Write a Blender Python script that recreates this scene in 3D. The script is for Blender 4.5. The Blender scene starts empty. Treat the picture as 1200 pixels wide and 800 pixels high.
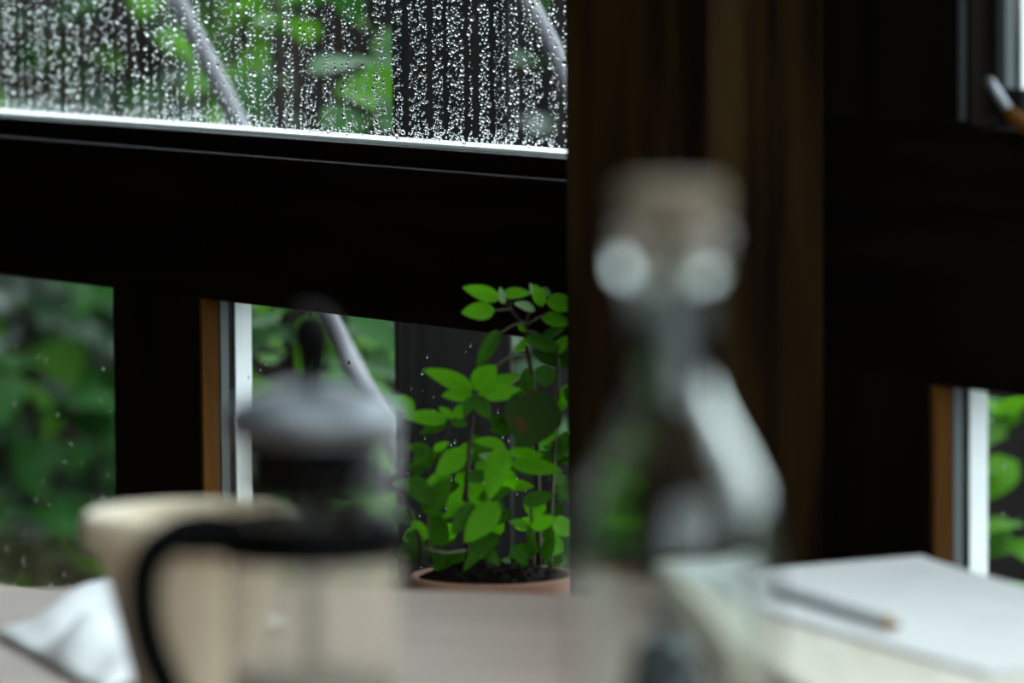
import bpy, math, random
import numpy as np
from mathutils import Vector, Matrix

scene = bpy.context.scene
R = math.radians

# ------------------------------------------------------------------ camera
CAM = Vector((0.0, 0.0, 1.22))
PITCH = math.atan(594.5 / 6667.0)
ROLL = 0.0075
LENS = 200.0                      # 36 mm sensor
fwd = Vector((0, math.cos(PITCH), -math.sin(PITCH)))
r0 = Vector((1, 0, 0)); u0 = r0.cross(fwd)
cr, sr = math.cos(ROLL), math.sin(ROLL)
cam_r = r0 * cr - u0 * sr
cam_u = u0 * cr + r0 * sr
cd = bpy.data.cameras.new('camera'); cam = bpy.data.objects.new('camera', cd)
scene.collection.objects.link(cam)
m = Matrix((cam_r, cam_u, -fwd)).transposed().to_4x4(); m.translation = CAM
cam.matrix_world = m
cd.sensor_width = 36.0; cd.lens = LENS; cd.clip_start = 0.05; cd.clip_end = 200
cd.dof.use_dof = True; cd.dof.focus_distance = 4.11; cd.dof.aperture_fstop = 5.0
scene.camera = cam

# ------------------------------------------------------------------ sky
SKY = 4.0
world = bpy.data.worlds.new('world'); scene.world = world; world.use_nodes = True
nt = world.node_tree; nt.nodes.clear()
wo = nt.nodes.new('ShaderNodeOutputWorld'); bg = nt.nodes.new('ShaderNodeBackground')
bg.inputs[0].default_value = (0.85, 0.94, 1.0, 1); bg.inputs[1].default_value = SKY
nt.links.new(bg.outputs[0], wo.inputs[0])          # one even overcast sky

# ------------------------------------------------------------------ exposure
vs = scene.view_settings
vs.view_transform = 'Standard'; vs.look = 'None'; vs.gamma = 1.0; vs.exposure = 0.3
vs.use_curve_mapping = False
scene.cycles.max_bounces = 16; scene.cycles.transmission_bounces = 16
scene.cycles.transparent_max_bounces = 16; scene.cycles.diffuse_bounces = 4

# house frame: x along the window wall, y outwards through it, z up
ANG = R(55.2)
HOUSE = Matrix.Translation((0, 4.0, 0)) @ Matrix.Rotation(-ANG, 4, 'Z')

def portal(name, cx, cy, cz, sx, sy, rot):
    l = bpy.data.lights.new(name, 'AREA'); l.shape = 'RECTANGLE'; l.size = sx; l.size_y = sy
    l.cycles.is_portal = True
    o = bpy.data.objects.new(name, l); scene.collection.objects.link(o)
    o.matrix_world = HOUSE @ Matrix.Translation((cx, cy, cz)) @ rot.to_4x4()
TO_ROOM = Matrix.Rotation(R(-90), 3, 'X')     # -z of the lamp looks along -y (into the room)
portal('window_portal', -0.43, 0.10, 1.55, 1.6, 1.1, TO_ROOM)
portal('window_portal', 1.48, 0.10, 1.57, 1.8, 1.05, TO_ROOM)
portal('window_portal', 0.0, 0.10, 0.743, 2.5, 0.25, TO_ROOM)
portal('assumed_glazing_portal', 3.96, -1.7, 1.45, 2.1, 3.0, Matrix.Rotation(R(90), 3, 'Y'))  # daylight through the assumed, unseen end-wall glazing
portal('added_skylight_portal', 1.35, -1.35, 2.76, 1.7, 1.1, Matrix.Identity(3))  # daylight through the added roof window, out of view

# ------------------------------------------------------------------ helpers
def link(o):
    scene.collection.objects.link(o); return o

def tag(o, label=None, cat=None, group=None, kind=None):
    if label: o['label'] = label
    if cat: o['category'] = cat
    if group: o['group'] = group
    if kind: o['kind'] = kind
    return o

def empty(name, mat):
    o = bpy.data.objects.new(name, None); o.empty_display_size = 0.05
    link(o); o.matrix_world = mat if isinstance(mat, Matrix) else Matrix.Translation(mat)
    return o

class MB:
    def __init__(s): s.v = []; s.f = []
    def add(s, v, f):
        b = len(s.v); s.v += [tuple(p) for p in v]; s.f += [tuple(b + i for i in q) for q in f]; return s
    def box(s, x0, x1, y0, y1, z0, z1):
        v = [(x, y, z) for x in (x0, x1) for y in (y0, y1) for z in (z0, z1)]
        return s.add(v, [(0, 1, 3, 2), (4, 6, 7, 5), (0, 4, 5, 1), (2, 3, 7, 6), (0, 2, 6, 4), (1, 5, 7, 3)])
    def prism(s, poly, z0, z1):
        n = len(poly)
        v = [(x, y, z0) for x, y in poly] + [(x, y, z1) for x, y in poly]
        return s.add(v, [tuple(range(n - 1, -1, -1)), tuple(range(n, 2 * n))] +
                     [(i, (i + 1) % n, n + (i + 1) % n, n + i) for i in range(n)])
    def lathe(s, prof, seg=48, closed=False):
        """prof: (r, z) list; r==0 ends become poles; closed joins last to first"""
        rows = []
        v = []; f = []
        for r, z in prof:
            if r < 1e-6:
                rows.append([len(v)]); v.append((0, 0, z))
            else:
                rows.append(list(range(len(v), len(v) + seg)))
                v += [(r * math.cos(2 * math.pi * k / seg), r * math.sin(2 * math.pi * k / seg), z) for k in range(seg)]
        pairs = list(zip(rows, rows[1:])) + ([(rows[-1], rows[0])] if closed else [])
        for a, b in pairs:
            for k in range(seg):
                k2 = (k + 1) % seg
                if len(a) == 1 and len(b) == 1: continue
                if len(a) == 1: f.append((a[0], b[k2], b[k]))
                elif len(b) == 1: f.append((a[k], a[k2], b[0]))
                else: f.append((a[k], a[k2], b[k2], b[k]))
        return s.add(v, f)
    def tube(s, pts, rad, seg=8, flat=1.0):
        pts = [Vector(p) for p in pts]; n = len(pts)
        if not isinstance(rad, (list, tuple)): rad = [rad] * n
        v = []; ref = None
        for i, p in enumerate(pts):
            t = (pts[min(i + 1, n - 1)] - pts[max(i - 1, 0)]).normalized()
            if ref is None: ref = t.orthogonal().normalized()
            ref = (ref - t * ref.dot(t)).normalized(); b = t.cross(ref)
            for k in range(seg):
                a = 2 * math.pi * k / seg
                v.append(p + ref * (math.cos(a) * rad[i]) + b * (math.sin(a) * rad[i] * flat))
        f = [(i * seg + k, i * seg + (k + 1) % seg, (i + 1) * seg + (k + 1) % seg, (i + 1) * seg + k)
             for i in range(n - 1) for k in range(seg)]
        f += [tuple(range(seg - 1, -1, -1)), tuple((n - 1) * seg + k for k in range(seg))]
        return s.add(v, f)
    def mesh(s, name, mat, smooth=False):
        me = bpy.data.meshes.new(name); me.from_pydata(s.v, [], s.f); me.update()
        import bmesh
        bm = bmesh.new(); bm.from_mesh(me); bmesh.ops.recalc_face_normals(bm, faces=bm.faces); bm.to_mesh(me); bm.free()
        if smooth: me.polygons.foreach_set('use_smooth', [True] * len(me.polygons))
        me.materials.append(mat); return me
    def build(s, name, mat, parent=None, smooth=False, bevel=0, world=None, local=None, segs=2):
        o = link(bpy.data.objects.new(name, s.mesh(name, mat, smooth)))
        if parent:
            o.parent = parent
            if local is not None: o.matrix_local = local
        elif world is not None: o.matrix_world = world
        if bevel:
            b = o.modifiers.new('bevel', 'BEVEL'); b.width = bevel; b.segments = segs; b.limit_method = 'ANGLE'
            b.angle_limit = R(50)
        return o

def spline(pts, n=8):
    """Catmull-Rom through tuples"""
    P = [np.array(p, float) for p in pts]; P = [2 * P[0] - P[1]] + P + [2 * P[-1] - P[-2]]
    out = []
    for i in range(1, len(P) - 2):
        for k in range(n):
            t = k / n
            out.append(0.5 * (2 * P[i] + (P[i + 1] - P[i - 1]) * t + (2 * P[i - 1] - 5 * P[i] + 4 * P[i + 1] - P[i + 2]) * t * t
                              + (3 * P[i] - P[i - 1] - 3 * P[i + 1] + P[i + 2]) * t ** 3))
    out.append(P[-2]); return [tuple(p) for p in out]

def at(x, y, Y):
    """world point seen at photo pixel x, y at forward distance Y"""
    d = fwd + cam_r * ((x - 600) / 6667.0) + cam_u * ((400 - y) / 6667.0)
    return CAM + d * (Y / d.y)

# ------------------------------------------------------------------ materials
def mat(name, col, rough=0.6, col2=None, scale=8.0, stretch=(1, 1, 1), spec=0.5, metal=0.0, bump=0.0, detail=4.0,
        transl=0.0, lo=0.35, hi=0.65, bscale=None):
    ma = bpy.data.materials.new(name); ma.use_nodes = True
    n = ma.node_tree.nodes; l = ma.node_tree.links
    p = n['Principled BSDF']
    p.inputs['Base Color'].default_value = (*col, 1); p.inputs['Roughness'].default_value = rough
    p.inputs['Specular IOR Level'].default_value = spec; p.inputs['Metallic'].default_value = metal
    if col2 or bump:
        tc = n.new('ShaderNodeTexCoord'); mp = n.new('ShaderNodeMapping'); mp.inputs['Scale'].default_value = stretch
        l.new(tc.outputs['Object'], mp.inputs[0])
        ns = n.new('ShaderNodeTexNoise'); ns.inputs['Scale'].default_value = scale; ns.inputs['Detail'].default_value = detail
        l.new(mp.outputs[0], ns.inputs['Vector'])
        if col2:
            cr_ = n.new('ShaderNodeValToRGB')
            cr_.color_ramp.elements[0].position = lo; cr_.color_ramp.elements[0].color = (*col, 1)
            cr_.color_ramp.elements[1].position = hi; cr_.color_ramp.elements[1].color = (*col2, 1)
            l.new(ns.outputs['Fac'], cr_.inputs[0]); l.new(cr_.outputs[0], p.inputs['Base Color'])
            colour = cr_.outputs[0]
        if bump:
            bn = n.new('ShaderNodeBump'); bn.inputs['Strength'].default_value = bump; bn.inputs['Distance'].default_value = 0.002
            l.new(ns.outputs['Fac'], bn.inputs['Height']); l.new(bn.outputs[0], p.inputs['Normal'])
    if transl:
        t = n.new('ShaderNodeBsdfTranslucent'); mx = n.new('ShaderNodeMixShader'); mx.inputs[0].default_value = transl
        t.inputs[0].default_value = (min(1, col[0] * 1.5), min(1, col[1] * 1.5), col[2] * 0.7, 1)
        l.new(p.outputs[0], mx.inputs[1]); l.new(t.outputs[0], mx.inputs[2])
        l.new(mx.outputs[0], n['Material Output'].inputs[0])
    return ma

def glass_mat(name, col=(1, 1, 1), ior=1.5, rough=0.0):
    ma = bpy.data.materials.new(name); ma.use_nodes = True
    n = ma.node_tree.nodes; l = ma.node_tree.links; n.remove(n['Principled BSDF'])
    g = n.new('ShaderNodeBsdfGlass'); g.inputs['Color'].default_value = (*col, 1); g.inputs['IOR'].default_value = ior
    g.inputs['Roughness'].default_value = rough
    l.new(g.outputs[0], n['Material Output'].inputs[0]); return ma

def pane_mat(name, tint=(0.93, 0.96, 0.95), veil=0.0, base=0.035):
    ma = bpy.data.materials.new(name); ma.use_nodes = True
    n = ma.node_tree.nodes; l = ma.node_tree.links; n.remove(n['Principled BSDF'])
    t = n.new('ShaderNodeBsdfTransparent'); t.inputs[0].default_value = (*tint, 1)
    g = n.new('ShaderNodeBsdfGlossy'); g.inputs['Roughness'].default_value = 0.0
    lw = n.new('ShaderNodeLayerWeight'); lw.inputs[0].default_value = 0.5
    pw = n.new('ShaderNodeMath'); pw.operation = 'POWER'; pw.inputs[1].default_value = 5.0
    fr = n.new('ShaderNodeMath'); fr.operation = 'MULTIPLY_ADD'; fr.inputs[1].default_value = 0.9; fr.inputs[2].default_value = base
    l.new(lw.outputs['Facing'], pw.inputs[0]); l.new(pw.outputs[0], fr.inputs[0])
    mx = n.new('ShaderNodeMixShader')
    l.new(fr.outputs[0], mx.inputs[0]); l.new(t.outputs[0], mx.inputs[1]); l.new(g.outputs[0], mx.inputs[2])
    out = mx.outputs[0]
    if veil:                                   # pale veil painted on the glass in place of bright haze and reflection
        d = n.new('ShaderNodeBsdfTranslucent'); d.inputs[0].default_value = (0.92, 0.80, 0.66, 1)
        e = n.new('ShaderNodeBsdfDiffuse'); e.inputs[0].default_value = (0.92, 0.80, 0.67, 1)
        m1 = n.new('ShaderNodeMixShader'); m1.inputs[0].default_value = 0.6
        l.new(d.outputs[0], m1.inputs[1]); l.new(e.outputs[0], m1.inputs[2])
        m2 = n.new('ShaderNodeMixShader'); m2.inputs[0].default_value = veil
        tc = n.new('ShaderNodeTexCoord'); sx = n.new('ShaderNodeSeparateXYZ'); mr = n.new('ShaderNodeMapRange')
        l.new(tc.outputs['Object'], sx.inputs[0]); l.new(sx.outputs['Z'], mr.inputs['Value'])
        mr.inputs['From Min'].default_value = 0.150; mr.inputs['From Max'].default_value = 0.142   # veil ends at the collar
        mr.inputs['To Min'].default_value = 0.0; mr.inputs['To Max'].default_value = veil
        l.new(mr.outputs[0], m2.inputs[0])
        l.new(out, m2.inputs[1]); l.new(m1.outputs[0], m2.inputs[2]); out = m2.outputs[0]
    l.new(out, n['Material Output'].inputs[0]); return ma

M = dict(
    dark=mat('dark_stained_timber', (0.0015, 0.0009, 0.0006), 0.7, (0.006, 0.0028, 0.0012), 5.0, (6, 6, 0.7), spec=0.10, bump=0.3),
    darkh=mat('dark_stained_rail', (0.0012, 0.0007, 0.0005), 0.6, (0.006, 0.0024, 0.0012), 6.0, (0.7, 6, 6), spec=0.10, bump=0.4),
    post=mat('oiled_post_timber', (0.006, 0.0020, 0.0006), 0.75, (0.032, 0.017, 0.004), 7.0, (5, 5, 0.5), spec=0.08, bump=0.3),
    bead=mat('brown_bead_wood', (0.06, 0.022, 0.004), 0.7, (0.10, 0.04, 0.007), 9.0, (6, 6, 0.6), spec=0.05),
    sill=mat('sill_wood', (0.20, 0.15, 0.075), 0.55, (0.30, 0.22, 0.11), 7.0, (0.6, 6, 6), spec=0.3),
    alu=mat('aluminium', (0.075, 0.085, 0.088), 0.5, metal=0.3),
    gasket=mat('black_rubber', (0.008, 0.008, 0.009), 0.8, spec=0.1),
    white=mat('white_paint', (0.86, 0.87, 0.88), 0.35, (0.80, 0.81, 0.83), 30.0),
    pane=pane_mat('window_glass'),
    thin=pane_mat('thin_beaker_glass', (0.97, 0.965, 0.95), veil=0.26, base=0.010),
    water=glass_mat('rain_water', ior=1.33),
    plaster=mat('dark_board_lining', (0.02, 0.013, 0.009), 0.8, (0.035, 0.022, 0.014), 3.0, (6, 6, 0.5), spec=0.15),
    floor=mat('floor_boards', (0.05, 0.03, 0.018), 0.55, (0.09, 0.055, 0.03), 4.0, (0.6, 7, 1)),
    table=mat('pale_table_wood', (0.265, 0.188, 0.152), 0.5, (0.35, 0.258, 0.212), 5.0, (1, 9, 1), spec=0.22),
    chrome=mat('polished_steel', (0.26, 0.275, 0.30), 0.50, metal=1.0),
    steel=mat('filter_steel', (0.10, 0.10, 0.10), 0.55, metal=1.0),
    black=mat('black_plastic', (0.002, 0.002, 0.0022), 0.5, spec=0.05),
    glass=glass_mat('clear_glass', (0.99, 0.99, 0.985), 1.3),
    bglass=glass_mat('greenish_bottle_glass', (0.96, 0.98, 0.965), 1.40),
    coffee=mat('coffee', (0.012, 0.006, 0.003), 0.15),
    cup=mat('cream_glaze', (0.66, 0.545, 0.39), 0.4, (0.74, 0.63, 0.47), 14.0),
    napkin=mat('white_linen', (0.90, 0.90, 0.91), 0.9, (0.85, 0.85, 0.86), 40.0, bump=0.2),
    paper=mat('drawing_paper', (0.74, 0.73, 0.73), 0.8, (0.78, 0.77, 0.77), 20.0),
    boardw=mat('bleached_wood', (0.66, 0.60, 0.49), 0.6, (0.76, 0.71, 0.62), 6.0, (8, 0.8, 8)),
    pencil=mat('grey_pencil_paint', (0.48, 0.49, 0.51), 0.45),
    pwood=mat('sharpened_wood', (0.45, 0.30, 0.16), 0.7),
    lead=mat('graphite', (0.02, 0.02, 0.022), 0.4),
    navy=mat('navy_glaze', (0.004, 0.006, 0.012), 0.25),
    cork=mat('cork', (0.17, 0.13, 0.085), 0.85, (0.24, 0.19, 0.13), 60.0),
    terra=mat('terracotta', (0.30, 0.13, 0.08), 0.85, (0.38, 0.19, 0.125), 20.0),
    soil=mat('potting_soil', (0.003, 0.002, 0.0015), 0.95, (0.010, 0.006, 0.004), 80.0, spec=0.1),
    stem=mat('green_stem', (0.05, 0.075, 0.02), 0.6, (0.07, 0.045, 0.02), 30.0),
    bstem=mat('purple_brown_stem', (0.035, 0.012, 0.010), 0.6, (0.05, 0.03, 0.015), 40.0),
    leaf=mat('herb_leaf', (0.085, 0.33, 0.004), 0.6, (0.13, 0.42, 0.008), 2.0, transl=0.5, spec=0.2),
    leafd=mat('dark_herb_leaf', (0.022, 0.085, 0.004), 0.6, (0.045, 0.15, 0.006), 2.0, transl=0.4, spec=0.15),  # darker green, mostly for inner, rear and low leaves
    leafp=mat('silvery_herb_leaf', (0.16, 0.30, 0.13), 0.5, (0.2, 0.35, 0.16), 2.0, transl=0.3),
    leafs=mat('rust_spotted_leaf', (0.02, 0.05, 0.006), 0.6, (0.10, 0.035, 0.008), 2.2, transl=0.3, spec=0.1, lo=0.60, hi=0.68),
    g_dark=mat('wet_dark_leaf', (0.006, 0.032, 0.008), 0.33, transl=0.25),
    g_mid=mat('wet_green_leaf', (0.016, 0.085, 0.010), 0.45, spec=0.22, transl=0.3),
    g_lite=mat('wet_lime_leaf', (0.06, 0.19, 0.008), 0.55, spec=0.12, transl=0.35),
    bark=mat('wet_bark', (0.008, 0.005, 0.004), 0.7, (0.016, 0.011, 0.009), 12.0, (5, 5, 0.7), bump=0.8, spec=0.15),
    pale=mat('pale_grey_bark', (0.20, 0.19, 0.22), 0.55, (0.27, 0.26, 0.29), 20.0),
    fence=mat('weathered_fence', (0.006, 0.005, 0.005), 0.8, (0.015, 0.0115, 0.011), 6.0, (6, 6, 0.5), spec=0.12),
    opost=mat('charcoal_timber', (0.004, 0.0038, 0.004), 0.7, (0.014, 0.0115, 0.011), 14.0, (6, 6, 0.3), spec=0.15),
    ground=mat('wet_garden_ground', (0.012, 0.014, 0.010), 0.6, (0.02, 0.03, 0.014), 3.0, spec=0.2),
)

# ------------------------------------------------------------------ the setting
H = HOUSE
def hb(name, x0, x1, y0, y1, z0, z1, ma, parent=None, bevel=0.0015):
    mb = MB().box(x0, x1, y0, y1, z0, z1)
    if parent: return mb.build(name, ma, parent, bevel=bevel, local=Matrix.Identity(4))
    o = mb.build(name, ma, None, bevel=bevel, world=H); o['kind'] = 'structure'; return o

IN = -0.030      # inner face of the wall members (towards the room)
OUT = 0.045
g = MB().box(-40, 40, -20, 60, -0.5, -0.25).build('ground', M['ground'], world=Matrix.Identity(4)); g['kind'] = 'structure'
hb('floor', -2.4, 4.1, -3.6, 0.0, -0.2, 0.0, M['floor'])
# ceiling with the opening of the added, unseen roof window
c = MB()
c.box(-2.4, 0.5, -3.6, 0.06, 2.6, 2.72).box(2.2, 4.1, -3.6, 0.06, 2.6, 2.72)
c.box(0.5, 2.2, -3.6, -1.9, 2.6, 2.72).box(0.5, 2.2, -0.8, 0.06, 2.6, 2.72)
o = c.build('ceiling', M['plaster'], world=H); o['kind'] = 'structure'
# end wall behind the camera's right shoulder, unseen glazing assumed to light the table
c = MB()
c.box(3.9, 4.0, -3.6, 0.0, 0.0, 0.4).box(3.9, 4.0, -3.6, 0.0, 2.5, 2.72)
c.box(3.9, 4.0, -3.6, -3.2, 0.4, 2.5).box(3.9, 4.0, -0.2, 0.0, 0.4, 2.5)
o = c.build('wall_right', M['plaster'], world=H); o['kind'] = 'structure'
hb('wall_left', -2.4, -2.3, -3.6, 0.0, 0.0, 2.6, M['plaster'])
hb('wall_front', -2.3, 3.9, -3.6, -3.5, 0.0, 2.6, M['plaster'])

wb = empty('wall_back', H); wb['kind'] = 'structure'
W1 = (-1.243, -0.499); W2 = (-0.367, 0.377); W3 = (0.509, 1.253)
Z0, Z1 = 0.614, 0.872
hb('lower_boarding', -2.4, 4.0, IN, OUT, 0.0, Z0 - 0.012, M['darkh'], wb)
for a, b in ((-2.4, W1[0]), (W1[1], W2[0] - 0.004), (W2[1], W3[0] - 0.004), (W3[1], 4.0)):
    hb('mullion', a, b, IN, OUT - 0.03, Z0 - 0.012, Z1 + 0.01, M['dark'], wb)
hb('rail', -2.4, 4.0, IN, OUT, Z1, 0.983, M['darkh'], wb, 0.0018)
hb('sash_rail', -1.25, 0.377, -0.014, 0.003, 0.983, 0.9965, M['darkh'], wb, 0.001)
hb('upper_rail', 0.377, 4.0, IN, OUT, 0.983, 1.036, M['darkh'], wb)
hb('upper_mullion', 0.377, 0.545, IN, OUT - 0.03, 1.036, 2.12, M['dark'], wb)
hb('upper_mullion', -2.4, -1.25, IN, OUT - 0.03, 0.983, 2.12, M['dark'], wb)
hb('upper_mullion', 2.40, 4.0, IN, OUT - 0.03, 1.036, 2.12, M['dark'], wb)
hb('head_boarding', -2.4, 4.0, IN, OUT, 2.12, 2.6, M['darkh'], wb)
for w in (W2, W3):
    hb('bead', w[0] - 0.004, w[0], IN, -0.0150, Z0, Z1, M['bead'], wb, 0.0005)
hb('bead', 0.535, 0.540, IN - 0.002, IN, 1.040, 2.12, M['alu'], wb, 0.0004)  # thin added strip drawing the dim highlight along the frame edge
hb('post', 0.241, 0.397, -0.124, IN, 0.0, 2.6, M['post'], wb, 0.002)
# inner sill shelf that carries the pot
o = hb('trim_1', -2.2, 2.6, -0.215, -0.004, Z0 - 0.022, Z0 + 0.002, M['sill'], None, 0.002)

def window(name, s0, s1, z0, z1, out=0.016, sill=0.02, rep=None):
    r = empty(name, H); r['kind'] = 'structure'
    I = Matrix.Identity(4)
    for sgn, s in ((1, s0), (-1, s1)):
        a, b = sorted((s - sgn * 0.012, s - sgn * 0.003))
        hb('frame', a, b, -0.0120, -0.0045, z0, z1, M['alu'], r, 0.0004)
        a, b = sorted((s - sgn * 0.012, s - sgn * 0.0045))
        hb('gasket', a, b, -0.0045, 0.0010, z0, z1, M['gasket'], r, 0)
        a, b = sorted((s - sgn * 0.012, s - sgn * 0.003))
        hb('outer_jamb', a, b, 0.0012, out, z0, z1, M['white'], r, 0.0006)
    hb('outer_head', s0, s1, 0.0012, out, z1 - 0.002, z1 + 0.008, M['white'], r, 0.0006)
    hb('outer_sill', s0, s1, 0.0012, sill, z0 - 0.012, z0 - (0.001 if z0 > 0.9 else 0.006), M['white'], r, 0.0006)
    p = hb('pane', s0 - 0.004, s1 + 0.004, -0.0030, 0.0, z0 - 0.004, z1 + 0.004, M['pane'], r, 0)
    return r, p
w1, p1 = window('window_1', *W1, Z0, Z1)
w2, p2 = window('window_2', *W2, Z0, Z1)
w3, p3 = window('window_3', *W3, Z0, Z1)
w4, p4 = window('window_4', -1.25, 0.377, 1.0, 2.12, sill=0.034)
w5, p5 = window('window_5', 0.560, 2.40, 1.045, 2.12)

# assumed end-wall window and added roof window, both unseen, to light the table
w6 = empty('assumed_end_window', H); w6['kind'] = 'structure'
for yy in (-3.2, -2.2, -1.2, -0.25):
    hb('mullion', 3.92, 3.98, yy, yy + 0.05, 0.4, 2.5, M['dark'], w6)
hb('transom', 3.92, 3.98, -3.2, -0.2, 0.40, 0.45, M['dark'], w6)
hb('transom', 3.92, 3.98, -3.2, -0.2, 2.45, 2.50, M['dark'], w6)
for a, b in ((-3.15, -2.2), (-2.15, -1.2), (-1.15, -0.25)):
    hb('pane', 3.948, 3.952, a, b, 0.45, 2.45, M['pane'], w6, 0)
w7 = empty('added_roof_window', H); w7['kind'] = 'structure'
hb('frame', 0.5, 0.54, -1.9, -0.8, 2.6, 2.74, M['dark'], w7)
hb('frame', 2.16, 2.2, -1.9, -0.8, 2.6, 2.74, M['dark'], w7)
hb('frame', 0.54, 2.16, -1.9, -1.86, 2.6, 2.74, M['dark'], w7)
hb('frame', 0.54, 2.16, -0.84, -0.8, 2.6, 2.74, M['dark'], w7)
hb('pane', 0.54, 2.16, -1.86, -0.84, 2.70, 2.704, M['pane'], w7, 0)

# ------------------------------------------------------------------ raindrops on the panes
rng = np.random.default_rng(7)
def drop_template(seg=9, rings=4, h=0.62):
    v = []; f = []
    for i in range(rings):
        t = i / rings * (math.pi / 2)
        r = math.cos(t) ** 0.85; z = h * math.sin(t)
        for k in range(seg):
            a = 2 * math.pi * (k + 0.5 * i) / seg
            v.append((r * math.cos(a), z, r * math.sin(a)))       # x along wall, y out, z up
    top = len(v); v.append((0, h, 0))
    for i in range(rings - 1):
        for k in range(seg):
            a, b = i * seg + k, i * seg + (k + 1) % seg
            c_, d = a + seg, b + seg
            f.append((a, c_, b)); f.append((b, c_, d))
    for k in range(seg):
        f.append(((rings - 1) * seg + k, top, (rings - 1) * seg + (k + 1) % seg))
    bc = len(v); v.append((0, 0, 0))
    for k in range(seg): f.append((k, (k + 1) % seg, bc))
    return np.array(v), np.array(f)
DV, DF = drop_template()
def raindrops(parent, S, Z, RAD, EL):
    n = len(S); nv = len(DV)
    sc = np.stack([RAD * 1.3, RAD, RAD * EL], 1)[:, None, :]
    V = DV[None] * sc
    # hang the belly lower
    V[:, :, 2] -= (V[:, :, 1] * 0.2)
    V += np.stack([S, np.full(n, 0.0002), Z], 1)[:, None, :]
    F = (DF[None] + (np.arange(n) * nv)[:, None, None]).reshape(-1, 3)
    me = bpy.data.meshes.new('raindrops')
    me.vertices.add(n * nv); me.vertices.foreach_set('co', V.reshape(-1).astype(np.float32))
    me.loops.add(len(F) * 3); me.loops.foreach_set('vertex_index', F.reshape(-1).astype(np.int32))
    me.polygons.add(len(F)); me.polygons.foreach_set('loop_start', np.arange(0, len(F) * 3, 3, dtype=np.int32))
    sm = np.tile(np.arange(len(DF)) < len(DF) - 9, n)
    me.update(calc_edges=True); me.polygons.foreach_set('use_smooth', sm)
    me.materials.append(M['water'])
    o = link(bpy.data.objects.new('raindrops', me)); o.parent = parent; o['kind'] = 'stuff'
    o['label'] = 'clear raindrops clinging to the outside of the glass'
    return o
# upper pane: columns of beads between streaks that have run clear
edges = [-1.245]
while edges[-1] < 0.37: edges.append(edges[-1] + rng.uniform(0.012, 0.034))
cols = []
for a, b in zip(edges, edges[1:]):
    gap = rng.uniform(0.003, 0.010)
    cols.append((a + gap / 2, b - gap / 2, rng.uniform(0.75, 1.2), rng.uniform(0.6, 1.15)))
S = []; Z = []; RD = []; EL = []
cell = {}
def try_drop(s, z, r):
    key = (int(s / 0.006), int(z / 0.006))
    for i in (-1, 0, 1):
        for j in (-1, 0, 1):
            for (s2, z2, r2) in cell.get((key[0] + i, key[1] + j), ()):
                if (s - s2) ** 2 + (z - z2) ** 2 < ((r + r2) * 1.05) ** 2: return False
    cell.setdefault(key, []).append((s, z, r)); S.append(s); Z.append(z); RD.append(r); EL.append(rng.uniform(0.95, 1.25))
    return True
for a, b, size, dens in cols:
    far = min(1.0, max(0.0, (-0.30 - a) / 0.25)); size *= 1 + 0.2 * far; dens *= 1 - 0.5 * far
    n = int((b - a) * 0.16 * 190000 * dens)
    rs = np.sort(np.clip(rng.lognormal(math.log(0.00064 * size), 0.45, n), 0.0003, 0.0021))[::-1]
    for r in rs:
        try_drop(rng.uniform(a, b), 1.0015 + 0.16 * rng.random() ** 1.08, r)
    for r in rs[rng.random(len(rs)) < 0.75]:          # thinning out towards the top of the pane
        try_drop(rng.uniform(a, b), 1.155 + 0.5 * rng.random() ** 1.7, r * 1.15)
for k in range(1050):      # a crowded line of small drops along the bottom edge
    try_drop(rng.uniform(-1.24, 0.37), 1.001 + abs(rng.normal(0, 0.006)), rng.uniform(0.0005, 0.0013))
for k in range(2500):     # thinner sprinkle higher on the pane
    try_drop(rng.uniform(-1.2, 0.37), rng.uniform(1.165, 1.6), rng.uniform(0.0006, 0.0018))
raindrops(p4, np.array(S), np.array(Z), np.array(RD), np.array(EL))
for p, w, n in ((p1, W1, 260), (p2, W2, 170), (p3, W3, 190)):
    s = rng.uniform(w[0], w[1], n); z = Z0 + (Z1 - Z0) * rng.random(n) ** 1.4
    k = n // 3                                    # some gather in little patches
    for c0 in range(6):
        j = slice(c0 * k // 6, (c0 + 1) * k // 6); m_ = s[j].shape[0]
        s[j] = np.clip(rng.uniform(w[0], w[1]) + rng.normal(0, 0.012, m_), w[0], w[1])
        z[j] = np.clip(rng.uniform(Z0 + 0.03, Z1 - 0.03) + rng.normal(0, 0.014, m_), Z0, Z1)
    raindrops(p, s, z, rng.uniform(0.0004, 0.0013, n), rng.uniform(1.0, 1.7, n))

# ------------------------------------------------------------------ window latch by the upper right casement
def hp(s, o, z): return H @ Vector((s, -o, z))
la = empty('window_latch', Matrix.Translation(hp(0.592, 0.036, 1.05)) @ Matrix.Rotation(-ANG, 4, 'Z'))
tag(la, 'silver window latch lever with brown wooden grip on the dark frame', 'latch')
MB().box(-0.012, 0.012, -0.003, 0.006, -0.012, 0.012).build('latch_plate', M['gasket'], la, bevel=0.001)
MB().tube(spline([(-0.012, -0.008, 0.016), (-0.004, -0.012, 0.013), (0.006, -0.012, 0.004), (0.012, -0.011, -0.002)], 4), 0.0035, 8).build('lever', M['chrome'], la, smooth=True)
MB().tube([(0.008, -0.011, 0.000), (0.016, -0.011, -0.005), (0.060, -0.011, -0.024), (0.064, -0.011, -0.026)], [0.004, 0.0052, 0.0055, 0.003], 10).build('grip', M['bead'], la, smooth=True)

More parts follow.
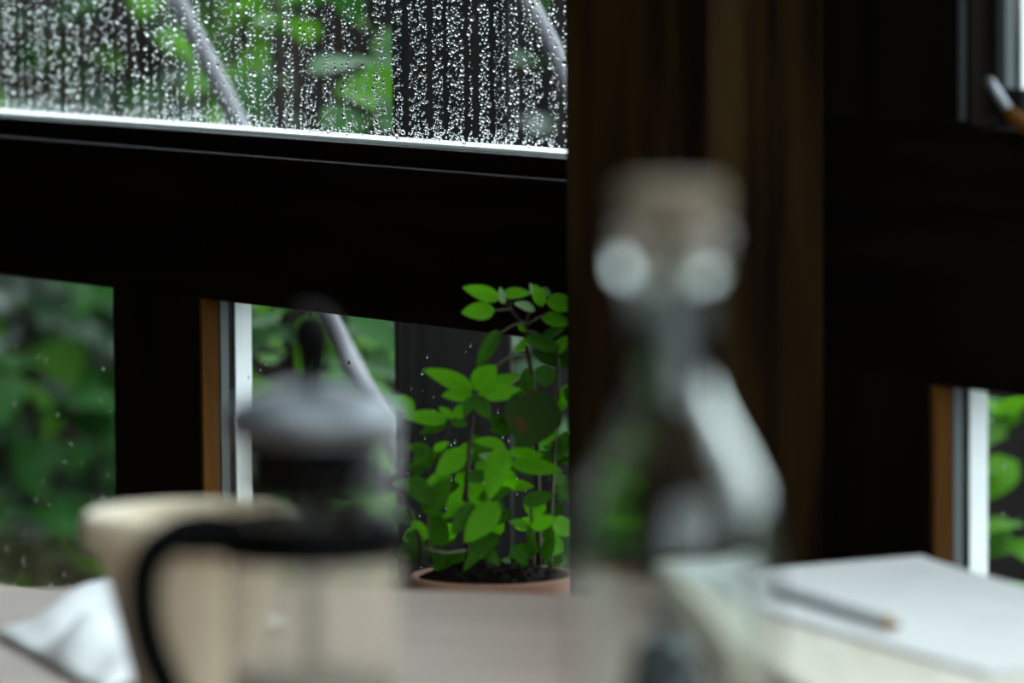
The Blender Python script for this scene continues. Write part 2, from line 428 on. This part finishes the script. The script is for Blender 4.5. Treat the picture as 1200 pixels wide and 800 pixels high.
# ------------------------------------------------------------------ table
TX, TY, TR, TZ = -0.25, 2.71, 0.85, 0.75
tb = empty('round_table', (TX, TY, 0))
tag(tb, 'round pale wooden table in front of the dark timber post', 'table')
MB().lathe([(0, TZ - 0.03), (TR - 0.012, TZ - 0.03), (TR - 0.003, TZ - 0.024), (TR, TZ - 0.015), (TR - 0.003, TZ - 0.004), (TR - 0.010, TZ), (0, TZ)], 96).build('table_top', M['table'], tb)
MB().lathe([(0, 0.03), (0.06, 0.03), (0.055, 0.10), (0.04, 0.2), (0.038, 0.55), (0.06, 0.68), (0.10, TZ - 0.03), (0, TZ - 0.03)], 32).build('pedestal', M['floor'], tb, smooth=True)
MB().lathe([(0, 0), (0.30, 0), (0.30, 0.015), (0.25, 0.03), (0, 0.045)], 48).build('base', M['floor'], tb)

# ------------------------------------------------------------------ french press
fp = empty('french_press', Matrix.Translation((-0.0912, 2.57, TZ)) @ Matrix.Diagonal((0.96, 0.96, 1.045, 1)))
tag(fp, 'glass french press coffee maker with steel lid and black curved handle', 'coffee press')
gr = 0.0405
MB().lathe([(0, 0.010), (gr - 0.004, 0.010), (gr, 0.014), (gr, 0.1915), (gr - 0.001, 0.192), (gr - 0.0012, 0.1905), (gr - 0.0012, 0.016), (gr - 0.006, 0.0125), (0, 0.0125)], 64).build('glass_beaker', M['thin'], fp, smooth=True)
MB().lathe([(0, 0.0135), (gr - 0.0055, 0.0135), (gr - 0.0025, 0.0175), (gr - 0.0025, 0.081), (0, 0.081)], 48).build('coffee', M['coffee'], fp)
MB().lathe([(gr + 0.0004, 0.1375), (gr + 0.0030, 0.1375), (gr + 0.0034, 0.146), (gr + 0.0030, 0.1545), (gr + 0.0004, 0.1545)], 64, closed=True).build('collar', M['black'], fp, smooth=False)
MB().lathe([(gr + 0.0004, 0.0), (gr + 0.0035, 0.0), (gr + 0.0035, 0.024), (gr + 0.0004, 0.024)], 64, closed=True).build('base_ring', M['black'], fp)
hd = [(-0.038, -0.012, 0.151), (-0.050, -0.014, 0.152), (-0.064, -0.016, 0.149), (-0.0765, -0.018, 0.139), (-0.0800, -0.019, 0.122), (-0.0765, -0.018, 0.100), (-0.066, -0.016, 0.075), (-0.056, -0.014, 0.045), (-0.043, -0.012, 0.016)]
MB().tube(spline(hd, 6), [0.0074 + 0.0012 * math.sin(k / 48 * math.pi) for k in range(49)], 14).build('handle', M['black'], fp, smooth=True)
MB().box(-0.066, -0.036, -0.021, -0.005, 0.139, 0.157).build('handle_bracket', M['black'], fp, bevel=0.005, segs=3)
MB().lathe([(gr - 0.0045, 0.1885), (gr - 0.0045, 0.1924), (gr + 0.0012, 0.1926), (gr + 0.0014, 0.199), (gr + 0.0004, 0.2015), (gr - 0.003, 0.204), (gr - 0.010, 0.2075), (gr - 0.022, 0.2112), (0.008, 0.2135), (0, 0.214), (0, 0.1885)], 64).build('lid', M['chrome'], fp, smooth=True)
MB().lathe([(0, 0.164), (0.028, 0.164), (0.0310, 0.167), (0.0315, 0.1883), (0, 0.1883)], 48).build('lid_sleeve', M['black'], fp)
MB().lathe([(0, 0.2142), (0.006, 0.2142), (0.0052, 0.218), (0.0085, 0.223), (0.0118, 0.230), (0.0122, 0.236), (0.0100, 0.242), (0.006, 0.2455), (0, 0.2465)], 32).build('knob', M['black'], fp, smooth=True)
MB().tube([(0, 0, 0.09), (0, 0, 0.164)], 0.0042, 12).build('plunger_rod', M['steel'], fp, smooth=True)
MB().lathe([(0, 0.0812), (gr - 0.0035, 0.0812), (gr - 0.0030, 0.084), (gr - 0.0035, 0.087), (0.02, 0.089), (0.004, 0.092), (0, 0.092)], 48).build('filter_disc', M['steel'], fp)

# ------------------------------------------------------------------ cream cup
cu = empty('flared_cup', (-0.1690, 2.98, TZ))
tag(cu, 'cream glazed flared cup with thick rim behind the coffee press', 'cup')
MB().lathe([(0, 0.0), (0.026, 0.0), (0.0275, 0.003), (0.0285, 0.008), (0.0365, 0.045), (0.0465, 0.085), (0.0505, 0.094), (0.0525, 0.0955), (0.0565, 0.097), (0.0585, 0.101), (0.0588, 0.110), (0.0575, 0.1145), (0.0545, 0.1160), (0.0515, 0.1145), (0.0495, 0.108), (0.0435, 0.085), (0.033, 0.045), (0.0250, 0.010), (0, 0.007)], 64).build('cup_body', M['cup'], cu, smooth=True)

# ------------------------------------------------------------------ white napkin
def napkin():
    cs = [Vector((-0.306, 3.330)), Vector((-0.235, 3.535)), Vector((-0.135, 3.36)), Vector((-0.225, 3.09))]
    n = 28; v = []; f = []
    for i in range(n + 1):
        for j in range(n + 1):
            a, b = i / n, j / n
            p = (cs[0] * (1 - a) + cs[1] * a) * (1 - b) + (cs[3] * (1 - a) + cs[2] * a) * b
            e = min(a, b, 1 - a, 1 - b)
            lift = min(1, e / 0.18)
            z = 0.0025 + lift * (0.010 + 0.008 * math.sin(9 * a + 3 * b) * math.sin(4 + 7 * b) + 0.006 * math.sin(14 * b - 5 * a))
            z += 0.020 * math.exp(-((a - 0.78) ** 2 + (b - 0.35) ** 2) / 0.05) + 0.012 * math.exp(-((b - 0.55 - 0.25 * a) ** 2) / 0.004)*lift
            v.append((p.x + 0.2, p.y - 3.3, max(z, 0.002)))
    for i in range(n):
        for j in range(n):
            k = i * (n + 1) + j; f.append((k, k + 1, k + n + 2, k + n + 1))
    o = MB().add(v, f).build('napkin', M['napkin'], world=Matrix.Translation((-0.2, 3.3, TZ)), smooth=True)
    s = o.modifiers.new('solid', 'SOLIDIFY'); s.thickness = 0.002; s.offset = 1
    return tag(o, 'rumpled white cloth napkin lying beside the cream cup', 'napkin')
napkin()

# ------------------------------------------------------------------ board, paper, pencil
bd = MB()
BL = Vector((0.0765, 3.37)); d1 = Vector((0.155, -0.988)); d2 = Vector((0.988, 0.155))
pol = [BL, BL + d1 * 0.50, BL + d1 * 0.50 + d2 * 0.155, BL + d2 * 0.155]
cen = (pol[0] + pol[2]) / 2
bd.prism([tuple(p - cen) for p in pol], 0, 0.0313)
o = bd.build('wooden_board', M['boardw'], world=Matrix.Translation((cen.x, cen.y, TZ)), bevel=0.003)
tag(o, 'pale wooden board with bare edges lying under the drawing paper', 'board')
PA = Vector((0.244, 3.385)); e1 = Vector((0.40, -0.9165)); e2 = Vector((-0.9165, -0.40))
pad = empty('paper_pad', (PA.x + 0.0 * e1.x, PA.y, TZ + 0.0317))
tag(pad, 'thick white drawing pad with a pencil lying on its top sheet', 'paper pad')
pp = [Vector((0, 0)), e1 * 0.42, e1 * 0.42 + e2 * 0.18, e2 * 0.18]
MB().prism([tuple(p) for p in pp], 0, 0.0022).build('sheet_block', M['paper'], pad, bevel=0.0006)
n = 16; v = []; f = []
for i in range(n + 1):
    for j in range(n + 1):
        a, b = i / n, j / n
        p = e1 * (0.42 * a) + e2 * (0.18 * b)
        z = 0.0026 + 0.0012 * math.exp(-(a * 8)) * (1 - b) * 3
        v.append((p.x, p.y, z))
for i in range(n):
    for j in range(n):
        k = i * (n + 1) + j; f.append((k, k + 1, k + n + 2, k + n + 1))
MB().add(v, f).build('top_sheet', M['paper'], pad, smooth=True)
a, b = Vector((0.150, 3.236, TZ + 0.0388)), Vector((0.211, 3.070, TZ + 0.0388))
L = (b - a).length; ax = (b - a).normalized()
pc = empty('pencil', Matrix.Translation(a) @ Vector((1, 0, 0)).rotation_difference(ax).to_matrix().to_4x4())
tag(pc, 'grey painted pencil lying on the white drawing pad', 'pencil')
MB().tube([(0, 0, 0), (L * 0.88, 0, 0)], 0.0042, 6).build('shaft', M['pencil'], pc)
MB().tube([(L * 0.88, 0, 0), (L * 0.97, 0, 0)], [0.0042, 0.0014], 12).build('sharpened_tip', M['pwood'], pc)
MB().tube([(L * 0.97, 0, 0), (L, 0, 0)], [0.0014, 0.0003], 8).build('lead', M['lead'], pc)

# ------------------------------------------------------------------ bottle and the dark jar behind it
bt = empty('glass_bottle', (0.0587, 2.08, TZ))
tag(bt, 'clear glass bottle with stopper and thick lip, the tallest thing on the table', 'bottle')
t = 0.0026
outer = [(0, 0.0), (0.032, 0.0), (0.0355, 0.003), (0.0370, 0.010), (0.0370, 0.212), (0.0364, 0.220), (0.0338, 0.230), (0.027, 0.243), (0.0200, 0.2555), (0.0163, 0.264), (0.0153, 0.272), (0.0150, 0.285), (0.0150, 0.306), (0.0151, 0.3075), (0.0160, 0.3080), (0.0190, 0.3084), (0.0198, 0.3090), (0.0201, 0.3100), (0.0201, 0.3230), (0.0197, 0.3242), (0.0188, 0.3250), (0.0170, 0.326)]
inner = [(0.0120, 0.326), (0.0120, 0.307), (0.0126, 0.272), (0.0136, 0.264), (0.0175, 0.2555), (0.0243, 0.243), (0.0312, 0.230), (0.0338, 0.220), (0.0344, 0.212), (0.0344, 0.012), (0.032, 0.007), (0, 0.009)]
MB().lathe(outer + inner, 64).build('bottle_glass', M['bglass'], bt, smooth=True)
MB().lathe([(0, 0.310), (0.0113, 0.310), (0.0116, 0.3262), (0.0182, 0.3266), (0.0190, 0.329), (0.0190, 0.339), (0.0175, 0.342), (0, 0.3427)], 40).build('stopper', M['cork'], bt, smooth=False)
jr = empty('dark_jar', Matrix.Translation((0.068, 2.66, TZ)) @ Matrix.Diagonal((1.1, 1.1, 1.22, 1)))
tag(jr, 'small dark blue lidded jar standing behind the clear bottle', 'jar')
MB().lathe([(0, 0), (0.022, 0), (0.028, 0.006), (0.031, 0.025), (0.029, 0.045), (0.024, 0.054), (0, 0.054)], 40).build('jar_body', M['navy'], jr, smooth=True)
jl = MB().lathe([(0, 0.0545), (0.025, 0.0545), (0.025, 0.058), (0.018, 0.066), (0.006, 0.070), (0, 0.0705)], 40).build('jar_lid', M['navy'], jr, smooth=True)
MB().lathe([(0, 0.0702), (0.003, 0.0702), (0.006, 0.076), (0.0045, 0.081), (0, 0.0825)], 24).build('lid_knob', M['navy'], jl, smooth=True)

# ------------------------------------------------------------------ leaf shapes
def leaf_mesh(name, ma, wid=0.5, fold=0.18, arch=0.18, nx=8, ny=4, blunt=0.8):
    v = []; f = []
    for i in range(nx + 1):
        x = i / nx
        w = 0.5 * (math.sin(math.pi * min(1, x ** blunt)) ** 0.8) + (0.02 if 0 < i < nx else 0.006)
        for j in range(ny + 1):
            y = (j / ny * 2 - 1) * w
            v.append((x, y, fold * abs(y) * wid - arch * (x * x - x * 0.3)))
    for i in range(nx):
        for j in range(ny):
            k = i * (ny + 1) + j; f.append((k, k + ny + 1, k + ny + 2, k + 1))
    me = bpy.data.meshes.new(name); me.from_pydata(v, [], f); me.update()
    me.polygons.foreach_set('use_smooth', [True] * len(me.polygons)); me.materials.append(ma); return me

def leaf_matrix(B, T, width, nrm):
    x = T - B; L_ = x.length; x = x.normalized()
    z = (nrm - x * nrm.dot(x))
    z = z.normalized() if z.length > 1e-4 else x.orthogonal().normalized()
    y = z.cross(x)
    mm = Matrix((x * L_, y * width, z * L_)).transposed().to_4x4(); mm.translation = B
    return mm

# ------------------------------------------------------------------ potted herb on the sill
PX, PY = -0.0139, 3.842
potz = Z0 + 0.002
hr = empty('potted_herb', (PX, PY, potz))
tag(hr, 'leafy green oregano plant in a terracotta pot beside the timber post', 'potted plant')
inv = Matrix.Translation((-PX, -PY, -potz))
MB().lathe([(0, 0), (0.038, 0), (0.040, 0.003), (0.0475, 0.068), (0.0540, 0.070), (0.0565, 0.073), (0.0570, 0.100), (0.0558, 0.1025), (0.0530, 0.1025), (0.0515, 0.100), (0.0490, 0.078), (0.036, 0.006), (0, 0.006)], 48).build('pot', M['terra'], hr, smooth=True)
v = []; f = []; random.seed(3)
n = 26
for i in range(n + 1):
    for j in range(n + 1):
        a, b = (i / n * 2 - 1), (j / n * 2 - 1)
        x, y = a * math.sqrt(1 - b * b / 2), b * math.sqrt(1 - a * a / 2)
        v.append((x * 0.0515, y * 0.0515, 0.0985 + random.uniform(-0.002, 0.003) + 0.012 * (1 - x * x - y * y)))
for i in range(n):
    for j in range(n):
        k = i * (n + 1) + j; f.append((k, k + n + 1, k + n + 2, k + 1))
so = MB().add(v, f).build('soil', M['soil'], hr, smooth=False)

LM = {k: [leaf_mesh('leaf_' + k, M[mk], fold=fo, arch=ar) for fo, ar in ((0.15, 0.15), (0.3, 0.25), (0.1, 0.05))]
      for k, mk in (('a', 'leaf'), ('d', 'leafd'), ('p', 'leafp'), ('s', 'leafs'))}
def stem(pts, r0_, r1_, ma='stem', name='stem', sub=True):
    P = [at(x, y, Y) - Vector((PX, PY, potz)) for x, y, Y in pts]
    P = spline([tuple(p) for p in P], 5)
    rr = [r0_ + (r1_ - r0_) * k / (len(P) - 1) for k in range(len(P))]
    return MB().tube(P, rr, 6).build(name, M[ma], hr, smooth=True)
def leaf(bx, by, tx, ty, w, Y=3.82, dT=0.0, tilt=0.0, kind='a', var=0, side=0.0):
    """w: widest breadth in photo pixels; tilt leans the face up (+) or down (-), side left/right"""
    B = at(bx, by, Y); T = at(tx, ty, Y + dT)
    c_ = (CAM - B).normalized()
    nrm = c_ * math.cos(tilt) + Vector((0, 0, 1)) * math.sin(tilt) + Vector((1, 0, 0)) * side
    wm = w * Y / 6667.0 / max(0.3, math.cos(tilt) if abs(side) < 0.1 else 0.8)
    o = link(bpy.data.objects.new('leaf', LM[kind][var])); o.parent = hr
    o.matrix_local = inv @ leaf_matrix(B, T, wm, nrm)
    return o
Yc = 3.83
# main stems and side shoots
stem([(632, 662, 3.85), (630, 560, 3.85), (627, 470, 3.845), (621, 425, 3.84), (616, 398, 3.835), (617, 378, 3.83), (622, 362, 3.83)], 0.0021, 0.0011, 'bstem')
stem([(548, 664, 3.83), (546, 600, 3.82), (547, 560, 3.81), (552, 510, 3.81), (556, 470, 3.81), (557, 452, 3.81)], 0.0020, 0.0010, 'bstem')
stem([(505, 660, 3.82), (500, 610, 3.815), (506, 560, 3.81), (519, 520, 3.81), (530, 488, 3.81)], 0.0016, 0.0008, 'bstem')
stem([(493, 662, 3.81), (492, 630, 3.80), (482, 605, 3.795), (476, 590, 3.79)], 0.0018, 0.0012, 'bstem')
stem([(625, 664, 3.80), (624, 625, 3.80), (622, 590, 3.80)], 0.0015, 0.001, 'stem')
stem([(645, 664, 3.82), (646, 600, 3.83), (650, 520, 3.84), (655, 440, 3.84), (650, 400, 3.84)], 0.0018, 0.001, 'stem')
stem([(618, 382, 3.832), (608, 374, 3.828), (598, 362, 3.825), (588, 350, 3.822)], 0.0011, 0.0007, 'bstem')
stem([(617, 378, 3.83), (604, 380, 3.825), (590, 388, 3.82), (583, 392, 3.82)], 0.0009, 0.0007, 'stem')
stem([(600, 364, 3.826), (597, 352, 3.824), (592, 343, 3.822)], 0.0008, 0.0006, 'stem')
stem([(598, 362, 3.825), (588, 363, 3.822), (578, 364, 3.82)], 0.0008, 0.0006, 'stem')
stem([(618, 380, 3.83), (628, 374, 3.83), (640, 368, 3.835)], 0.0009, 0.0006, 'stem')
stem([(617, 388, 3.832), (628, 390, 3.832), (636, 394, 3.835)], 0.0009, 0.0006, 'stem')
stem([(618, 414, 3.838), (602, 416, 3.83), (588, 424, 3.825), (578, 432, 3.82)], 0.0010, 0.0008, 'stem')
stem([(545, 645, 3.82), (520, 648, 3.80), (497, 642, 3.79)], 0.0012, 0.0009, 'stem')
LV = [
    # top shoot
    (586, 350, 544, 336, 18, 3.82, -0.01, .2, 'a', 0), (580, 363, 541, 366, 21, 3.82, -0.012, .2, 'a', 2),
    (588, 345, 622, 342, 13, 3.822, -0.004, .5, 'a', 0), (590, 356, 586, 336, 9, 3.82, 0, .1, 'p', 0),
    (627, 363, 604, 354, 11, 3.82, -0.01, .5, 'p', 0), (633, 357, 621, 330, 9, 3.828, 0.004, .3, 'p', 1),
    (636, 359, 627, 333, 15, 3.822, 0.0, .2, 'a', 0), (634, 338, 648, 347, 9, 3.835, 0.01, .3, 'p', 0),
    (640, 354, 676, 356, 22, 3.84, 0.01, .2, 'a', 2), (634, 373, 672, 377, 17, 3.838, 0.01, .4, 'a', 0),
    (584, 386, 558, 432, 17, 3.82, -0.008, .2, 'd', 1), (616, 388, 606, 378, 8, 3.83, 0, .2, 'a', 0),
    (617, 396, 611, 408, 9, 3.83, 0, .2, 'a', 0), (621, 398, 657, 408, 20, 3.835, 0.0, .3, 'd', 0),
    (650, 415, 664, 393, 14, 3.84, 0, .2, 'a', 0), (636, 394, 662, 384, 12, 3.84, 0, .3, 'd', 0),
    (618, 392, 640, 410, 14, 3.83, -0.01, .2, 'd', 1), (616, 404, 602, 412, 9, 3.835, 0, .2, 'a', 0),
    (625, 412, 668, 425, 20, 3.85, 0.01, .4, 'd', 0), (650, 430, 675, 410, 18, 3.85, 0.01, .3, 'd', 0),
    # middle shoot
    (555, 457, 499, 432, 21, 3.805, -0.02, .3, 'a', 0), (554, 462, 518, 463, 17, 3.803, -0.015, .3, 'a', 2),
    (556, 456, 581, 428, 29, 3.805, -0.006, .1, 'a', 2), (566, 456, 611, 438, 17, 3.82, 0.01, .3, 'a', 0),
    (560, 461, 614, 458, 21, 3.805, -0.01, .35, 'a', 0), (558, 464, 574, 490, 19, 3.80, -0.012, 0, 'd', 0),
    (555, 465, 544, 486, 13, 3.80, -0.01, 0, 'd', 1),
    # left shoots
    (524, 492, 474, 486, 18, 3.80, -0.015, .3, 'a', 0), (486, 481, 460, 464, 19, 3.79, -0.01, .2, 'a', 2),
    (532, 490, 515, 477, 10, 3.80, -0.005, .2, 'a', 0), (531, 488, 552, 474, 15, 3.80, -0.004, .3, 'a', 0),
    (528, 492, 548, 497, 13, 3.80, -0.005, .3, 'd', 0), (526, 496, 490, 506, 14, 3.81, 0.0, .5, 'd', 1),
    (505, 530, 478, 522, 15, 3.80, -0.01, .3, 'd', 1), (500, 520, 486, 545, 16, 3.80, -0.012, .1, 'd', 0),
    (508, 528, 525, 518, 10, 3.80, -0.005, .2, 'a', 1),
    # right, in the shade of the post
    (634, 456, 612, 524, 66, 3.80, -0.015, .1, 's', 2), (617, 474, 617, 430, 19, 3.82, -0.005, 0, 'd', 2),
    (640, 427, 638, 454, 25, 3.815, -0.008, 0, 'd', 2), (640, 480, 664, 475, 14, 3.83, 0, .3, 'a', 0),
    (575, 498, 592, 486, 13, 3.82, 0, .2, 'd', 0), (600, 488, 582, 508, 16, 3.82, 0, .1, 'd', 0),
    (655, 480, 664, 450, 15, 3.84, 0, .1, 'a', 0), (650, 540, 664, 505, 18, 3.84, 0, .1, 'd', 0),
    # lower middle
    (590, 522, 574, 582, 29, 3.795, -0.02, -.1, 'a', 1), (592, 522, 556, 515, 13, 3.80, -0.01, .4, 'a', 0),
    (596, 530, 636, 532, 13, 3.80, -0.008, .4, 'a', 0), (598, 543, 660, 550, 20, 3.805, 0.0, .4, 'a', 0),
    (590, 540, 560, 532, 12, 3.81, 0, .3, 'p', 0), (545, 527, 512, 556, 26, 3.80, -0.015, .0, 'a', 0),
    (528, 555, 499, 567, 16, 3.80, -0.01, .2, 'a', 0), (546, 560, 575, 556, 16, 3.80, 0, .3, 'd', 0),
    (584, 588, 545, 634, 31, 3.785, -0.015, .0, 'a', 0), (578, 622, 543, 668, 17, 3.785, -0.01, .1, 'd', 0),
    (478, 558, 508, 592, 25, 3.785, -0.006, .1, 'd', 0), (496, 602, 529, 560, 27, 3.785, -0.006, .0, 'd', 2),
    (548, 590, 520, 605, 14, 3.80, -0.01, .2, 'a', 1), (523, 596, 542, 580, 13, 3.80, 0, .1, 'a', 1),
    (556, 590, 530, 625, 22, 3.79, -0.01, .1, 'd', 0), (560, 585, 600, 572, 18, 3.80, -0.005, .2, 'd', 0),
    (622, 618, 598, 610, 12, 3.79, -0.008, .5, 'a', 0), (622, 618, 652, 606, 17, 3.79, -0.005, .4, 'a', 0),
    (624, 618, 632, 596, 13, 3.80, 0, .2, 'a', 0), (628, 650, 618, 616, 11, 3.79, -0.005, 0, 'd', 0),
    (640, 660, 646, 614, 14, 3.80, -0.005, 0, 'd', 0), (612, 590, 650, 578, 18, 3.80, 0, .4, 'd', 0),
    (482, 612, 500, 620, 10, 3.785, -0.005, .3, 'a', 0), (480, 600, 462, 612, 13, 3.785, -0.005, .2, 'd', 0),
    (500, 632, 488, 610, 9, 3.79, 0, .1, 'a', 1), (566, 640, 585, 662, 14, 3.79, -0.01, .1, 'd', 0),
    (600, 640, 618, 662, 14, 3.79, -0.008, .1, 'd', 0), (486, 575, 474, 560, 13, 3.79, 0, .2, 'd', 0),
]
for q in LV: leaf(*q)
random.seed(11)
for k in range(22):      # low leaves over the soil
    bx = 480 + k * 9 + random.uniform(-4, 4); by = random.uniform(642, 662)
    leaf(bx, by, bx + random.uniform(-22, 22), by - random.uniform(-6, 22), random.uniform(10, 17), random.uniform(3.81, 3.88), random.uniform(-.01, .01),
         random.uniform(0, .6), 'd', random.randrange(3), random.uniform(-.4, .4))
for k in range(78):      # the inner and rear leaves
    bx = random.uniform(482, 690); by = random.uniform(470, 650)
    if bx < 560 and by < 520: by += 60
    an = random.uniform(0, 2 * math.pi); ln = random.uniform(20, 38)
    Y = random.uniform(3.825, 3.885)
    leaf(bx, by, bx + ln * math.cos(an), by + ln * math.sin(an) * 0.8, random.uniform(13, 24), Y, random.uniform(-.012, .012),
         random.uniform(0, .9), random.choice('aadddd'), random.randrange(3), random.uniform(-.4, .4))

# ------------------------------------------------------------------ the garden outside
def shrub(name, label, c, rad, n, kinds, size, seed, group=None, stems=7, cat='shrub', base=-0.25):
    random.seed(seed)
    r = empty(name, (c[0], c[1], base)); tag(r, label, cat, group)
    org = Vector((c[0], c[1], base)); P = []
    for k in range(n):
        while True:
            p = Vector((random.uniform(-1, 1), random.uniform(-1, 1), random.uniform(-1, 1)))
            if 0.25 < p.length < 1: break
        q = Vector((c[0] + p.x * rad[0], c[1] + p.y * rad[1], c[2] + p.z * rad[2])); P.append(q)
        d = Vector((p.x + random.uniform(-.7, .7), p.y + random.uniform(-.7, .7), random.uniform(-.7, .35))).normalized()
        nr = Vector((random.uniform(-.5, .5), random.uniform(-.9, .1), 1)).normalized()
        L_ = size * random.uniform(0.7, 1.25)
        o = link(bpy.data.objects.new('leaf', BM[random.choice(kinds)][random.randrange(2)])); o.parent = r
        o.matrix_local = Matrix.Translation(-org) @ leaf_matrix(q, q + d * L_, L_ * random.uniform(.5, .75), nr)
    for k in range(stems):
        q = random.choice(P)
        mid = Vector((c[0] * .6 + q.x * .4, c[1] * .6 + q.y * .4, (base + q.z) / 2)) - org
        MB().tube(spline([(random.uniform(-.04, .04), random.uniform(-.04, .04), 0), tuple(mid), tuple(q - org)], 4), [0.009 - 0.0006 * i for i in range(9)], 6).build('stem', M['bark'], r, smooth=True)
    return r
BM = {k: [leaf_mesh('garden_' + k, M[k], fold=fo, arch=ar, nx=6, ny=2) for fo, ar in ((0.2, 0.25), (0.35, 0.1))] for k in ('g_dark', 'g_mid', 'g_lite')}
D, I_, Lt = 'g_dark', 'g_mid', 'g_lite'
shrub('garden_shrub', 'dark wet shrub with broad leaves outside the low window at the cream cup', (-0.56, 6.45, 0.62), (0.18, 0.24, 0.34), 290, [D, D, I_, I_, Lt], 0.085, 1)
shrub('garden_shrub', 'lime green shrub seen behind the knob of the coffee press', (-0.225, 5.85, 0.78), (0.12, 0.16, 0.50), 150, [I_, Lt, Lt], 0.065, 2)
shrub('garden_shrub', 'tall fresh green shrub outside, left of the charcoal timber upright', (-0.18, 5.25, 0.75), (0.065, 0.13, 0.50), 120, [I_, Lt, I_], 0.055, 3)
shrub('garden_shrub', 'slender shrub rising behind the wet upper pane by the leaning branch', (-0.48, 7.05, 0.98), (0.19, 0.16, 0.40), 150, [D, D, I_, Lt], 0.07, 4)
shrub('garden_shrub', 'yellow-green shrub outside the low window beyond the post', (0.48, 5.2, 0.40), (0.14, 0.26, 0.36), 210, [I_, Lt, Lt], 0.07, 5)
shrub('garden_shrub', 'low dark shrub in front of the fence behind the herb', (0.11, 6.4, 0.75), (0.13, 0.25, 0.45), 60, [D, D, I_], 0.06, 6)

def trunk(name, label, pts, r0_, r1_, ma, cat, group=None):
    b = Vector(pts[0]); P = spline([tuple(Vector(p) - b) for p in pts], 6)
    o = MB().tube(P, [r0_ + (r1_ - r0_) * k / (len(P) - 1) for k in range(len(P))], 12).build(name, M[ma], world=Matrix.Translation(b), smooth=True)
    return tag(o, label, cat, group)
def px(l): return [tuple(at(x, y, Y)) for x, y, Y in l]
trunk('leaning_branch', 'pale grey leaning branch behind the wet pane and the press knob', [(0.28, 4.86, -0.25)] + px([(620, 850, 4.87), (480, 560, 4.88), (432, 465, 4.88), (382, 368, 4.9), (328, 250, 4.9), (272, 130, 4.9), (238, 60, 4.9), (207, 0, 4.9), (160, -100, 4.9), (60, -330, 4.92), (0, -520, 4.95), (-30, -700, 5.0)]), 0.0095, 0.0075, 'pale', 'branch')
trunk('leaning_branch', 'pale grey arched branch behind the wet pane next to the post', [(0.25, 4.62, -0.25)] + px([(760, 600, 4.62), (705, 250, 4.62), (682, 150, 4.62), (662, 90, 4.62), (642, 45, 4.62), (617, 0, 4.62), (560, -90, 4.62), (430, -240, 4.64), (300, -340, 4.68)]), 0.0085, 0.0075, 'pale', 'branch')
for k, (x, Y, r_) in enumerate(((85, 7.45, .03), (255, 7.45, .035), (330, 7.45, .025), (20, 7.45, .035))):
    b = at(x, 200, Y)
    lab = ['slim dark tree trunk behind the slender shrub', 'thick dark wet tree trunk crossed by the pale leaning branch', 'dark tree trunk beside the lime green shrub', 'dark tree trunk behind the broad-leaved shrub'][k]
    trunk('tree_trunk', lab, [(b.x, b.y, -.25), (b.x + .01, b.y, .6), (b.x - .005, b.y, 1.25), (b.x + .02, b.y, 1.7)], r_ * 1.1, r_ * .9, 'bark', 'tree')

# charcoal upright just outside the second low window
a = at(463, 420, 4.42); b = at(600, 420, 4.42)
o = MB().box(0, b.x - a.x, 0, 0.09, -0.25, 1.42).build('timber_upright', M['opost'], world=Matrix.Translation((a.x, 4.40, 0)), bevel=0.003)
tag(o, 'charcoal timber upright standing just outside the window behind the herb', 'post')

# board fence at the end of the garden
fr = empty('board_fence', (0, 7.8, -0.25)); tag(fr, 'dark weathered board fence closing the garden behind the shrubs', 'fence')
random.seed(5)
bw = 0.088
bme = MB().box(-bw / 2 - 0.005, bw / 2 + 0.005, -0.011, 0.011, 0, 1.62).mesh('board', M['fence'])
x = -5.0
while x < 5.0:
    o = link(bpy.data.objects.new('board', bme)); o.parent = fr
    o.location = (x, (0.012 if round((x + 5) / bw) % 2 else -0.012) + random.uniform(-.0005, .0005), 0.0); o.rotation_euler = (0, random.uniform(-.002, .002), 0)
    o.scale = (1, 1, random.uniform(.97, 1.02)); x += bw
for z in (0.35, 1.25):
    MB().box(-5.1, 5.1, 0.025, 0.07, z, z + 0.09).build('fence_rail', M['fence'], fr)
